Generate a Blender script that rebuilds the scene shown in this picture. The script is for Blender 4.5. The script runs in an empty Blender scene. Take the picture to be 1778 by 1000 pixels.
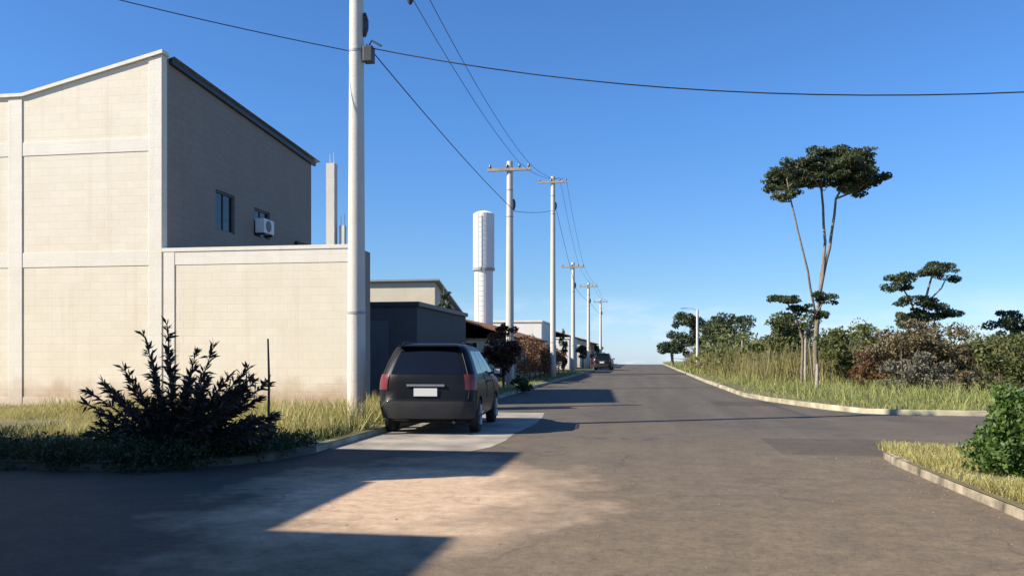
import bpy, bmesh, math, random
import numpy as np
from mathutils import Vector, Matrix
rng = np.random.default_rng(7); random.seed(7)
R = math.radians
S = bpy.context.scene; C = S.collection

# ------------------------------------------------------------------ camera, sky, sun, exposure
F, CX, HY, EYE = 1450.0, 889.0, 618.0, 1.4          # focal length in photo pixels, centre column, horizon row, eye height
PSI = math.atan((1117 - CX) / F)                     # the street runs along +Y; the camera looks a little to its left
cs, sn = math.cos(PSI), math.sin(PSI)
cam = bpy.data.cameras.new('camera'); cam.sensor_width = 36; cam.lens = 36 * F / 1778
cam.shift_y = (HY - 500) / 1778; cam.clip_start = .05; cam.clip_end = 6000
co = bpy.data.objects.new('camera', cam); C.objects.link(co)
co.location = (0, 0, EYE); co.rotation_euler = (R(90), 0, PSI); S.camera = co

AZ, EL = 27.0, 36.0                                  # light travels towards +X and, by AZ, away from the camera
W = bpy.data.worlds.new('World'); S.world = W; W.use_nodes = True
nt = W.node_tree; bg = nt.nodes['Background']
sky = nt.nodes.new('ShaderNodeTexSky'); sky.sky_type = 'NISHITA'; sky.sun_disc = False
sky.sun_elevation = R(EL); sky.sun_rotation = R(243); sky.air_density = 1.0; sky.dust_density = .25; sky.ozone_density = 2.2; sky.altitude = 500
hs = nt.nodes.new('ShaderNodeHueSaturation'); hs.inputs['Saturation'].default_value = 1.0
# the clear dry-season blue of this place: the sky model's colour, graded by elevation
tc = nt.nodes.new('ShaderNodeTexCoord'); sep = nt.nodes.new('ShaderNodeSeparateXYZ'); nt.links.new(tc.outputs['Generated'], sep.inputs[0])
gr = nt.nodes.new('ShaderNodeValToRGB'); nt.links.new(sep.outputs[2], gr.inputs[0]); ge = gr.color_ramp.elements; ge.new(.5)
for e_, (p_, c_) in zip(ge, ((0.0, (.47, .62, .98)), (.08, (.40, .56, .75)), (.27, (.37, .64, .95)))): e_.position = p_; e_.color = (*c_, 1)
gm = nt.nodes.new('ShaderNodeVectorMath'); gm.operation = 'MULTIPLY'; nt.links.new(sky.outputs[0], gm.inputs[0]); nt.links.new(gr.outputs[0], gm.inputs[1])
g2 = nt.nodes.new('ShaderNodeVectorMath'); g2.operation = 'SCALE'; g2.inputs['Scale'].default_value = 1.9; nt.links.new(gm.outputs[0], g2.inputs[0])
nt.links.new(g2.outputs[0], hs.inputs['Color'])
# thin pale clouds low over the horizon
mp = nt.nodes.new('ShaderNodeMapping'); mp.inputs['Scale'].default_value = (9, 9, 34); nt.links.new(tc.outputs['Generated'], mp.inputs[0])
cn = nt.nodes.new('ShaderNodeTexNoise'); cn.inputs['Scale'].default_value = 1.6; cn.inputs['Detail'].default_value = 6; nt.links.new(mp.outputs[0], cn.inputs['Vector'])
m1 = nt.nodes.new('ShaderNodeMapRange'); m1.inputs[1].default_value = .47; m1.inputs[2].default_value = .66; nt.links.new(cn.outputs[0], m1.inputs[0])
m2 = nt.nodes.new('ShaderNodeMapRange'); m2.inputs[1].default_value = .075; m2.inputs[2].default_value = -.01; nt.links.new(sep.outputs[2], m2.inputs[0])
mu = nt.nodes.new('ShaderNodeMath'); mu.operation = 'MULTIPLY'; nt.links.new(m1.outputs[0], mu.inputs[0]); nt.links.new(m2.outputs[0], mu.inputs[1])
mx = nt.nodes.new('ShaderNodeMix'); mx.data_type = 'RGBA'; nt.links.new(mu.outputs[0], mx.inputs[0]); nt.links.new(hs.outputs[0], mx.inputs[6])
mx.inputs[7].default_value = (9.0, 9.6, 10.4, 1)
nt.links.new(mx.outputs[2], bg.inputs['Color']); bg.inputs['Strength'].default_value = .06

sun = bpy.data.lights.new('sun', 'SUN'); sun.energy = 5.0; sun.angle = R(.55); sun.color = (1, .91, .75)
so = bpy.data.objects.new('sun', sun); C.objects.link(so)
so.rotation_euler = Vector((math.cos(R(AZ)) * math.cos(R(EL)), math.sin(R(AZ)) * math.cos(R(EL)), -math.sin(R(EL)))).to_track_quat('-Z', 'Y').to_euler()
so.location = (-20, -10, 20)
S.view_settings.view_transform = 'Standard'; S.view_settings.look = 'None'; S.view_settings.gamma = 1
S.view_settings.exposure = .75

# ------------------------------------------------------------------ helpers
def zf(y):                                           # the street is level, then falls away behind a crest
    return 0.0 if y < 140 else -min((y - 140) ** 2 / 1400, (y - 140) * .035)
def P(px, d):                                        # a column of the photo at a given distance -> a spot on the ground
    xc = (px - CX) / F * d
    return xc * cs - d * sn, xc * sn + d * cs
def ZP(py, d): return EYE + (HY - py) * d / F
def tag(o, label=None, cat=None, group=None, kind=None):
    if label: o['label'] = label
    if cat: o['category'] = cat
    if group: o['group'] = group
    if kind: o['kind'] = kind
    return o
def thing(name, label, cat, loc, rz=0, group=None):
    o = bpy.data.objects.new(name, None); C.objects.link(o); o.location = loc; o.rotation_euler = (0, 0, rz); o.empty_display_size = .2
    return tag(o, label, cat, group)
def link(name, me, mat, parent=None):
    o = bpy.data.objects.new(name, me); C.objects.link(o)
    if mat and not me.materials: me.materials.append(mat)
    if parent: o.parent = parent
    return o
def dup(root, loc, rz=0, scale=1, label=None, group=None):
    r = root.copy(); C.objects.link(r); r.location = loc; r.rotation_euler = (0, 0, rz); r.scale = (scale,) * 3 if not isinstance(scale, tuple) else scale
    if label: r['label'] = label
    if group: r['group'] = group
    def rec(a, b):
        for ch in [c for c in bpy.data.objects if c.parent == a]:
            c = ch.copy(); C.objects.link(c); c.parent = b; rec(ch, c)
    rec(root, r)
    return r
class MB:
    def __init__(s): s.v = []; s.f = []
    def add(s, v, f):
        k = len(s.v); s.v += [tuple(p) for p in v]; s.f += [tuple(i + k for i in q) for q in f]; return s
    def box(s, x0, x1, y0, y1, z0, z1):
        return s.add([(x0, y0, z0), (x1, y0, z0), (x1, y1, z0), (x0, y1, z0), (x0, y0, z1), (x1, y0, z1), (x1, y1, z1), (x0, y1, z1)],
                     [(3, 2, 1, 0), (4, 5, 6, 7), (0, 1, 5, 4), (1, 2, 6, 5), (2, 3, 7, 6), (3, 0, 4, 7)])
    def prism(s, pts, z0, z1):                       # pts counter-clockwise
        n = len(pts)
        return s.add([(x, y, z0) for x, y in pts] + [(x, y, z1) for x, y in pts],
                     [tuple(range(n - 1, -1, -1)), tuple(range(n, 2 * n))] + [(i, (i + 1) % n, n + (i + 1) % n, n + i) for i in range(n)])
    def tube(s, pts, rad, n=8, cap=True):
        pts = [Vector(p) for p in pts]; rad = rad if hasattr(rad, '__len__') else [rad] * len(pts)
        V = []; Fa = []; ref = None
        for i, p in enumerate(pts):
            t = (pts[min(i + 1, len(pts) - 1)] - pts[max(i - 1, 0)]).normalized()
            if ref is None: ref = Vector((1, 0, 0)) if abs(t.x) < .8 else Vector((0, 1, 0))
            a = (ref - t * ref.dot(t)).normalized(); b = t.cross(a); ref = a
            V += [p + (a * math.cos(2 * math.pi * k / n) + b * math.sin(2 * math.pi * k / n)) * rad[i] for k in range(n)]
        for i in range(len(pts) - 1):
            for k in range(n): Fa.append((i * n + k, i * n + (k + 1) % n, (i + 1) * n + (k + 1) % n, (i + 1) * n + k))
        if cap: Fa += [tuple(range(n - 1, -1, -1)), tuple((len(pts) - 1) * n + k for k in range(n))]
        return s.add(V, Fa)
    def cyl(s, x, y, z0, z1, r0, r1=None, n=20): return s.tube([(x, y, z0), (x, y, z1)], [r0, r0 if r1 is None else r1], n)
    def build(s, name, mat, parent=None, smooth=None, bevel=0):
        me = bpy.data.meshes.new(name); me.from_pydata(s.v, [], s.f)
        bm = bmesh.new(); bm.from_mesh(me)
        if bevel: bmesh.ops.bevel(bm, geom=bm.edges[:], offset=bevel, segments=2, affect='EDGES', profile=.6)
        bm.to_mesh(me); bm.free()
        if smooth is not None:
            me.polygons.foreach_set('use_smooth', [True] * len(me.polygons)); me.set_sharp_from_angle(angle=R(smooth))
        me.update(); return link(name, me, mat, parent)
def quads(name, Q, mat, parent=None):                # Q: (N,4,3) loose leaf or blade quads
    Q = np.asarray(Q, dtype=np.float32); n = len(Q); me = bpy.data.meshes.new(name)
    me.vertices.add(n * 4); me.vertices.foreach_set('co', Q.reshape(-1))
    me.loops.add(n * 4); me.loops.foreach_set('vertex_index', np.arange(n * 4, dtype=np.int32))
    me.polygons.add(n); me.polygons.foreach_set('loop_start', np.arange(0, n * 4, 4, dtype=np.int32))
    me.update(calc_edges=True); me.validate()
    return link(name, me, mat, parent)

# ------------------------------------------------------------------ materials
class NT:
    def __init__(s, name):
        s.m = bpy.data.materials.new(name); s.m.use_nodes = True; s.t = s.m.node_tree; s.b = s.t.nodes['Principled BSDF']
        s.o = s.t.nodes['Material Output']; s.geo = None
    def n(s, typ, **kw):
        a = s.t.nodes.new('ShaderNode' + typ)
        for k, v in kw.items(): setattr(a, k, v)
        return a
    def L(s, a, b): s.t.links.new(a, b)
    def pos(s, world=True):
        if world: return s.n('NewGeometry').outputs['Position']
        return s.n('TexCoord').outputs['Object']
    def noise(s, vec, scale, detail=4, rough=.55, stretch=None):
        if stretch:
            m = s.n('Mapping'); m.inputs['Scale'].default_value = stretch; s.L(vec, m.inputs[0]); vec = m.outputs[0]
        a = s.n('TexNoise'); a.inputs['Scale'].default_value = scale; a.inputs['Detail'].default_value = detail; a.inputs['Roughness'].default_value = rough
        s.L(vec, a.inputs['Vector']); return a.outputs[0]
    def ramp(s, fac, stops):
        a = s.n('ValToRGB'); e = a.color_ramp.elements
        while len(e) < len(stops): e.new(.5)
        for i, (p, c) in enumerate(stops):
            e[i].position = p; e[i].color = (*c, 1) if len(c) == 3 else c
        s.L(fac, a.inputs[0]); return a.outputs[0]
    def rng(s, v, a, b, c=0, d=1):
        m = s.n('MapRange'); s.L(v, m.inputs[0])
        for i, x in enumerate((a, b, c, d)): m.inputs[i + 1].default_value = x
        return m.outputs[0]
    def math(s, op, a, b=None):
        m = s.n('Math', operation=op)
        for i, x in enumerate((a, b)):
            if x is None: continue
            if isinstance(x, (int, float)): m.inputs[i].default_value = x
            else: s.L(x, m.inputs[i])
        return m.outputs[0]
    def mix(s, f, a, b, blend='MIX'):
        m = s.n('Mix', data_type='RGBA', blend_type=blend)
        for i, x in ((0, f), (6, a), (7, b)):
            if isinstance(x, (int, float)): m.inputs[i].default_value = x
            elif isinstance(x, tuple): m.inputs[i].default_value = (*x, 1)
            else: s.L(x, m.inputs[i])
        return m.outputs[2]
    def xyz(s, v):
        a = s.n('SeparateXYZ'); s.L(v, a.inputs[0]); return a.outputs
    def bump(s, h, strength=.3, dist=.02):
        b = s.n('Bump'); b.inputs['Strength'].default_value = strength; b.inputs['Distance'].default_value = dist
        s.L(h, b.inputs['Height']); s.L(b.outputs[0], s.b.inputs['Normal'])
    def done(s, col=None, rough=.8, **kw):
        if col is not None:
            if isinstance(col, tuple): s.b.inputs['Base Color'].default_value = (*col, 1)
            else: s.L(col, s.b.inputs['Base Color'])
        if isinstance(rough, (int, float)): s.b.inputs['Roughness'].default_value = rough
        else: s.L(rough, s.b.inputs['Roughness'])
        for k, v in kw.items(): s.b.inputs[k.replace('_', ' ')].default_value = v
        return s.m
def simple(name, c, var=.25, scale=6, rough=.75, bump=.15, world=False, **kw):
    t = NT(name); p = t.pos(world); nz = t.noise(p, scale, 5)
    lo = tuple(x * (1 - var) for x in c); hi = tuple(min(1, x * (1 + var)) for x in c)
    if bump: t.bump(t.noise(p, scale * 6, 4), bump, .01)
    return t.done(t.ramp(nz, [(.3, lo), (.7, hi)]), rough, **kw)
def leafmat(name, dark, light, trans=.3, rough=.55):
    t = NT(name); r = t.n('NewGeometry').outputs['Random Per Island']
    p = t.pos(False); nz = t.noise(p, 1.1, 2)
    f = t.math('ADD', t.math('MULTIPLY', r, .6), t.math('MULTIPLY', t.rng(nz, .3, .7), .4))
    col = t.ramp(f, [(.1, dark), (.9, light)])
    t.done(col, rough)
    tr = t.n('BsdfTranslucent'); t.L(col, tr.inputs['Color']); ms = t.n('MixShader'); ms.inputs[0].default_value = trans
    t.L(t.b.outputs[0], ms.inputs[1]); t.L(tr.outputs[0], ms.inputs[2]); t.L(ms.outputs[0], t.o.inputs['Surface'])
    return t.m
def asphalt():
    t = NT('asphalt'); p = t.pos(); x, y, z = t.xyz(p)
    fine = t.noise(p, 55, 3, .7); mid = t.noise(p, 2.2, 5, .6); big = t.noise(p, .33, 4)
    strk = t.noise(p, 1.0, 4, .55, (1.3, .07, 1))
    base = t.ramp(mid, [(.3, (.062, .051, .038)), (.7, (.09, .074, .054))])
    base = t.mix(t.rng(strk, .42, .66, 0, .5), base, (.125, .104, .077))
    base = t.mix(t.rng(big, .45, .6, 0, .3), base, (.07, .06, .052))
    # red-brown earth washed over the near part of the junction
    yy = t.math('ADD', y, t.rng(big, .2, .8, -4.5, 4.5))
    dirt = t.math('MULTIPLY', t.rng(yy, 19, 6.5), t.rng(mid, .3, .62, .55, 1))
    base = t.mix(t.math('MULTIPLY', dirt, .82), base, t.ramp(t.noise(p, 5, 5, .65), [(.3, (.13, .094, .056)), (.7, (.20, .148, .09))]))
    # shade painted into the asphalt towards the forecourt, and squared repair patches
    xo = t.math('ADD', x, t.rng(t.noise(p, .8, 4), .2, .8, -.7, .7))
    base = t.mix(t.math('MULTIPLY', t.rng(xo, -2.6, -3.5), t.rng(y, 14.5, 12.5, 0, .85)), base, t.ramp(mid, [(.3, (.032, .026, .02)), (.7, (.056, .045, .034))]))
    vp = t.n('TexVoronoi', feature='F1', distance='CHEBYCHEV'); vp.inputs['Scale'].default_value = .23; t.L(p, vp.inputs['Vector'])
    pr_ = t.xyz(vp.outputs['Color'])[0]
    base = t.mix(t.math('MULTIPLY', t.math('GREATER_THAN', pr_, .72), t.math('LESS_THAN', vp.outputs['Distance'], .28)), base, t.mix(1.0, base, (.72, .71, .72), 'MULTIPLY'))
    oil = t.noise(p, 1.1, 3, .5, (1, .55, 1)); base = t.mix(t.rng(oil, .66, .74, 0, .45), base, (.04, .035, .03))
    agg = t.noise(p, 16, 3, .7); base = t.mix(t.rng(agg, .42, .7, 0, .4), base, t.mix(1.0, base, (1.55, 1.5, 1.45), 'MULTIPLY')); base = t.mix(t.rng(agg, .5, .3, 0, .45), base, t.mix(1.0, base, (.55, .55, .55), 'MULTIPLY'))
    # pale sand fan
    dx = t.math('MULTIPLY', t.math('SUBTRACT', x, -2.4), .66); dy = t.math('MULTIPLY', t.math('SUBTRACT', y, 8.2), .42)
    d = t.math('SQRT', t.math('ADD', t.math('MULTIPLY', dx, dx), t.math('MULTIPLY', dy, dy)))
    d = t.math('ADD', d, t.rng(t.noise(p, 1.1, 5, .62), .2, .8, -.55, .55))
    sand = t.ramp(t.noise(p, 7, 5, .65), [(.28, (.38, .24, .15)), (.5, (.49, .345, .225)), (.74, (.58, .455, .32))])
    base = t.mix(t.rng(d, 1.35, .55, 0, .93), base, sand)
    # worn cracks
    v = t.n('TexVoronoi', feature='DISTANCE_TO_EDGE'); v.inputs['Scale'].default_value = .6
    nn = t.n('TexNoise'); nn.inputs['Scale'].default_value = 1.2; t.L(p, nn.inputs['Vector'])
    pv = t.n('VectorMath', operation='ADD'); t.L(p, pv.inputs[0]); t.L(nn.outputs[1], pv.inputs[1]); t.L(pv.outputs[0], v.inputs['Vector'])
    crack = t.math('MULTIPLY', t.rng(v.outputs['Distance'], .016, .004), t.rng(big, .44, .58, 0, .5))
    crack = t.math('MULTIPLY', crack, t.rng(d, .5, 1.2, .35, 1))
    base = t.mix(crack, base, (.03, .027, .025))
    col = t.mix(t.rng(fine, .25, .8, .0, .45), base, t.mix(1.0, base, (1.5, 1.45, 1.4), 'MULTIPLY'))
    col = t.mix(t.rng(fine, .5, .2, 0, .5), col, t.mix(1.0, col, (.5, .5, .5), 'MULTIPLY'))
    t.bump(t.math('ADD', fine, t.math('MULTIPLY', mid, 1.5)), .45, .012)
    return t.done(col, .88)
def earth():
    t = NT('earth'); p = t.pos(); x, y, z = t.xyz(p)
    mid = t.noise(p, 1.3, 5, .62); big = t.noise(p, .22, 4)
    col = t.ramp(mid, [(.3, (.12, .085, .05)), (.55, (.17, .135, .07)), (.75, (.21, .175, .09))])
    col = t.mix(t.rng(big, .42, .62), col, (.115, .12, .045))
    t.bump(t.noise(p, 14, 6, .7), .6, .04)
    return t.done(col, .95)
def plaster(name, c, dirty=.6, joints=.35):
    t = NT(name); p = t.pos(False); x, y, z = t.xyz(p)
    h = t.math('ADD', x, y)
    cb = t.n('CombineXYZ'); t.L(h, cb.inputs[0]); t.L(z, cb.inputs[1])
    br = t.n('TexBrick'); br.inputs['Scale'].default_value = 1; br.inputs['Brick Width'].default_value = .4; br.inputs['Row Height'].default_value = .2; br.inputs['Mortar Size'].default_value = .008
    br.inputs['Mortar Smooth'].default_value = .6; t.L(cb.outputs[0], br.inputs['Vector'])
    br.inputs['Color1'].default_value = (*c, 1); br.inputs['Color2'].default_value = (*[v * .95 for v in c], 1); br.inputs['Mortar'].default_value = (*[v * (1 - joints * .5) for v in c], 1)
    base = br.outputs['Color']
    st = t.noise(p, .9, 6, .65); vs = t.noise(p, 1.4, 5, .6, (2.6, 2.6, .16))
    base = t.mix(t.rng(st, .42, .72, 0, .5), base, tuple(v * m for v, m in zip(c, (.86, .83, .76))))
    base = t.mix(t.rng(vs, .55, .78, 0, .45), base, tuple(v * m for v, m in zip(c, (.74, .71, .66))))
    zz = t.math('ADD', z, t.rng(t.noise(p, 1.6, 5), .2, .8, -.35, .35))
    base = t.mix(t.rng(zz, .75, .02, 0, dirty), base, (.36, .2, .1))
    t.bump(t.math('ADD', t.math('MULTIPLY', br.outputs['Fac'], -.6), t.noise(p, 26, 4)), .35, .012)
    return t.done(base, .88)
def tiles(name, c):
    t = NT(name); p = t.pos(False); x, y, z = t.xyz(p)
    w = t.n('TexWave', bands_direction='Y'); w.inputs['Scale'].default_value = 1.5; w.inputs['Distortion'].default_value = .3; t.L(p, w.inputs['Vector'])
    nz = t.noise(p, 3, 5)
    col = t.ramp(nz, [(.3, tuple(v * .6 for v in c)), (.7, tuple(v * 1.2 for v in c))])
    t.bump(w.outputs[1], .9, .05); return t.done(col, .85)
def grassm(name, dark, light): return leafmat(name, dark, light, .35, .6)
M = dict(
    asphalt=asphalt(), earth=earth(),
    facade=plaster('cream_plaster', (.80, .715, .575), .75, .17), trim=plaster('pale_concrete', (.8, .74, .64), .5, 0),
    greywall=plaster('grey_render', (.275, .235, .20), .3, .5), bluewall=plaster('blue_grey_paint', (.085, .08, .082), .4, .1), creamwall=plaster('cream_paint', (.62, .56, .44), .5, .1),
    whitewall=plaster('white_paint', (.74, .72, .68), .4, 0), kerb=simple('kerb_concrete', (.33, .29, .2), .5, 2.2, .9, .3, True),
    soilkerb=simple('earthy_kerb', (.22, .185, .135), .7, 4, .95, .5, True), shadekerb=simple('weathered_shade_kerb', (.1, .085, .06), .5, 2.2, .95, .4, True), pave=simple('worn_paving', (.05, .039, .029), .5, .9, .92, .5, True), slab=simple('pale_concrete_slab', (.31, .27, .222), .4, 1.3, .9, .3, True), concrete=plaster('pole_concrete', (.62, .59, .53), .6, 0),
    sheet=simple('metal_sheet', (.3, .31, .32), .15, 2, .5, 0, False, Metallic=.4), dark=simple('dark_metal', (.03, .03, .033), .2, 5, .5, 0),
    cable=simple('cable_rubber', (.02, .02, .022), .1, 5, .6, 0), porcelain=simple('brown_porcelain', (.11, .06, .04), .2, 5, .3, 0),
    tank=plaster('white_tank', (.76, .765, .76), .5, 0), band=simple('tank_seam', (.3, .31, .32), .1, 3, .5, 0),
    bark=simple('bark', (.19, .155, .12), .35, 7, .9, .5), darkbark=simple('dark_bark', (.09, .07, .055), .35, 7, .9, .5), wood=simple('weathered_wood', (.34, .3, .24), .25, 8, .9, .4),
    tile=tiles('clay_tiles', (.26, .12, .06)), brown=simple('brown_brick', (.23, .115, .06), .35, 4, .9, .4), pebble=simple('brown_pebbles', (.2, .15, .1), .5, 9, .9, .2, True), rubble=simple('grey_rubble', (.3, .29, .28), .3, 3, .9, .4),
    glass=simple('dark_glass', (.012, .014, .018), .1, 2, .06, 0), frame=simple('window_frame', (.1, .1, .105), .1, 3, .5, 0), acwhite=simple('white_casing', (.75, .75, .73), .05, 3, .5, 0),
    rust=simple('dark_red_paint', (.09, .025, .022), .3, 4, .7, .1),
    lf_umb=leafmat('umbrella_leaves', (.022, .038, .014), (.10, .12, .045)), lf_dk=leafmat('dark_leaves', (.02, .036, .016), (.085, .11, .045)), lf_ol=leafmat('olive_leaves', (.055, .072, .018), (.17, .185, .055)),
    lf_br=leafmat('dry_brown_leaves', (.065, .05, .022), (.2, .16, .075), .2), lf_gy=leafmat('grey_dry_leaves', (.085, .08, .055), (.2, .19, .135), .2), lf_or=leafmat('rusty_leaves', (.09, .04, .016), (.25, .12, .05), .25),
    lf_gr=leafmat('fresh_leaves', (.025, .065, .01), (.15, .24, .045)), lf_shade=leafmat('shade_tinted_creeper', (.012, .024, .008), (.055, .08, .025)), lf_pu=leafmat('purple_leaves', (.016, .015, .013), (.075, .062, .045), .2), lf_rd=leafmat('red_brown_leaves', (.035, .013, .008), (.13, .055, .025), .2),
    gr_yl=grassm('dry_grass', (.25, .23, .065), (.6, .53, .22)), gr_gn=grassm('green_grass', (.15, .185, .045), (.43, .44, .145)), gr_shade=grassm('shade_tinted_weed', (.018, .032, .008), (.075, .105, .03)), gr_tan=grassm('tan_reeds', (.15, .13, .045), (.37, .32, .12)),
)

# ------------------------------------------------------------------ ground, street, verges, kerbs
def sheet(name, xs, ys, z, mat, kind='structure'):
    V = [(x, y, zf(y) + z) for y in ys for x in xs]; n = len(xs)
    m = MB(); m.add(V, [(j * n + i, j * n + i + 1, (j + 1) * n + i + 1, (j + 1) * n + i) for j in range(len(ys) - 1) for i in range(n - 1)])
    return tag(m.build(name, mat, None, 60), kind=kind)
ysL = [-120, -40, 0, 40, 80, 120, 140] + list(range(145, 260, 6)) + [300, 400, 600, 900, 1500]
sheet('ground', [-900, -300, -100, -40, 0, 40, 100, 300, 900], ysL, -.012, M['earth'])
KL, KR = -4.7, 3.25
sheet('road', [-4.7, -2, 0, 3.3, 8, 70], [-40, 0, 5, 10, 15, 20, 24], 0, M['asphalt'])
sheet('road', [KL - .02, -2, 0, 2, 5.6], [24, 30, 40, 80, 120, 140] + list(range(145, 245, 6)), 0, M['asphalt'])
tag(MB().box(-60, -4.7, -40, 9.24, -.3, .0).build('forecourt', M['asphalt']), kind='structure')

def arc(cx, cy, r, a0, a1, n=8): return [(cx + r * math.cos(R(a0 + (a1 - a0) * i / n)), cy + r * math.sin(R(a0 + (a1 - a0) * i / n))) for i in range(n + 1)]
far = [20, 30, 45, 60, 80, 100, 120, 140] + list(range(146, 245, 8))
def verge(name, edge, outer, mat):                   # edge: the kerb line; outer: the far side, both in order; strips between
    V = []; Fa = []
    for (a, b), (c, d) in zip(edge, outer): V += [(a, b, zf(b) + .10), (c, d, zf(d) + .10)]
    for i in range(len(edge) - 1): Fa.append((2 * i, 2 * i + 1, 2 * i + 3, 2 * i + 2))
    o = MB().add(V, Fa).build(name, mat, None, 80)
    bm = bmesh.new(); bm.from_mesh(o.data); bmesh.ops.recalc_face_normals(bm, faces=bm.faces[:])
    if sum(f.normal.z for f in bm.faces) < 0: bmesh.ops.reverse_faces(bm, faces=bm.faces[:])
    bm.to_mesh(o.data); bm.free()
    return tag(o, kind='structure')
def kerb(edge, side, w=.13, h=.13, mat='kerb'):                  # side +1: body to the left of the direction of travel
    fine = []
    for (a, b) in zip(edge[:-1], edge[1:]):
        m_ = max(1, int((Vector(b) - Vector(a)).length)) if abs(a[1]) < 60 else 1
        fine += [(a[0] + (b[0] - a[0]) * q / m_, a[1] + (b[1] - a[1]) * q / m_) for q in range(m_)]
    edge = fine + [edge[-1]]
    V = []; Fa = []; n = len(edge)
    for i, (x, y) in enumerate(edge):
        a = Vector(edge[max(i - 1, 0)]); b = Vector(edge[min(i + 1, n - 1)]); t = (b - a).normalized(); nx, ny = -t.y * side, t.x * side
        z = zf(y); wob = random.uniform(-.014, .006); x += random.uniform(-.012, .012)
        V += [(x, y, z - .15), (x, y, z + h - .02 + wob), (x + nx * .02, y + ny * .02, z + h + wob), (x + nx * w, y + ny * w, z + h + wob), (x + nx * w, y + ny * w, z - .15)]
    for i in range(n - 1):
        for k in range(4): Fa.append((5 * i + k, 5 * i + k + 1, 5 * i + 5 + k + 1, 5 * i + 5 + k))
    Fa += [(0, 1, 2, 3, 4), tuple(5 * (n - 1) + k for k in (4, 3, 2, 1, 0))]
    o = MB().add(V, Fa).build('kerb', M[mat], None, 50)
    bm = bmesh.new(); bm.from_mesh(o.data); bmesh.ops.recalc_face_normals(bm, faces=bm.faces[:]); bm.to_mesh(o.data); bm.free()
    return tag(o, kind='structure')
eL = [(-60, 9.25), (-20, 9.25), (-8.5, 9.25)] + arc(-7.0, 11.55, 2.3, -90, 0, 7) + [(KL, y) for y in [13, 15, 17] + far]
oL = [(-60, 9.6), (-60, 10.4), (-60, 11)] + [(-60, 11.3 + .25 * i) for i in range(8)] + [(-60, y) for y in [14, 15.5, 17] + far]
verge('grass_verge', eL, oL, M['earth'])
kerb(eL[:11], 1, .13, .1, 'shadekerb'); kerb(eL[10:], 1, .13, .11)  # corner stretch: weathering, plus shade painted into its darker colour
eR = [(70, 23.5), (30, 22), (12, 21.2), (7.7, 20.95), (6.1, 21.0), (5.3, 21.5), (4.75, 22.8), (4.3, 24.5), (3.75, 27), (3.4, 29.5)] + [(KR, y) for y in far if y > 31]
oR = [(90, 23.6), (90, 23.8), (90, 24), (90, 24.3), (90, 24.6), (90, 25), (90, 26), (90, 27), (90, 28), (90, 30)] + [(90, y) for y in far if y > 31]
verge('grass_verge', eR, oR, M['earth']); kerb(eR, -1)
eN = [(KR, -30), (KR, 0), (KR, 4), (3.2, 7), (3.18, 9.4), (3.19, 11.4), (3.24, 12.1), (3.5, 12.5), (4.0, 12.75), (4.8, 13.0), (8, 13.5), (20, 15), (70, 20)]
oN = [(90, -30), (90, 0), (90, 4), (90, 6), (90, 7), (90, 8), (90, 9), (90, 10), (90, 11), (90, 12), (90, 14), (90, 16), (90, 20)]
verge('grass_verge', eN, oN, M['earth']); kerb(eN, -1, .1, .106, 'soilkerb')

sheet('road', [-9.3, -7, -4.7], [9.24, 10, 12, 14], -.006, M['asphalt'])
pk = [(-4.68, 12.0), (-3.6, 11.95), (-2.5, 12.05), (-2.32, 12.6), (-2.25, 13.6), (-2.3, 15), (-2.2, 17), (-2.28, 19), (-2.4, 20.4), (-4.68, 20.5)]
tag(MB().prism(pk, -.1, .004).build('pavement', M['slab']), kind='structure')

# ------------------------------------------------------------------ the big building and its yard wall
BX, BY = -12.15, 19.7
b = thing('commercial_building', 'tall cream rendered building with sloping roofline and shaded grey side wall', 'building', (BX, BY, .1))
m = MB()                                             # facade: a slab with the sloping top edge
pr = [(-14, 0), (0, 0), (0, 9.0), (-3.95, 8.1), (-14, 8.1)]
m.add([(x, 0, z) for x, z in pr] + [(x, .22, z) for x, z in pr], [(0, 1, 2, 3, 4), (9, 8, 7, 6, 5)] + [(i, 5 + i, 5 + (i + 1) % 5, (i + 1) % 5) for i in range(5)])
m.build('facade_wall', M['facade'], b)
for x0, x1, zt in ((-.36, -.002, 8.93), (-4.38, -3.98, 8.04), (-9.2, -8.85, 8.04)): MB().box(x0, x1, -.024, -.001, 0, zt if x0 < -1 else zt).build('pilaster', M['trim'], b, None, .005)
for z0, z1 in ((6.55, 6.9), (3.62, 4.0), (.0, .22)):
    MB().box(-3.978, -.362, -.014, -.001, z0, z1).build('beam', M['trim'], b, None, .004); MB().box(-8.848, -4.382, -.014, -.001, z0, z1).build('beam', M['trim'], b, None, .004)
m = MB(); sp = [(-3.95, 8.1), (.06, 9.0)]
m.add([(-3.95, -.07, 8.102), (.04, -.07, 9.02), (.04, .26, 9.02), (-3.95, .26, 8.102), (-3.95, -.07, 8.19), (.04, -.07, 9.11), (.04, .26, 9.11), (-3.95, .26, 8.19)],
      [(3, 2, 1, 0), (4, 5, 6, 7), (0, 1, 5, 4), (1, 2, 6, 5), (2, 3, 7, 6), (3, 0, 4, 7)])
m.box(-14, -3.953, -.07, .26, 8.102, 8.19); m.build('coping', M['trim'], b)
m = MB()                                             # side wall with two window openings
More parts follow.
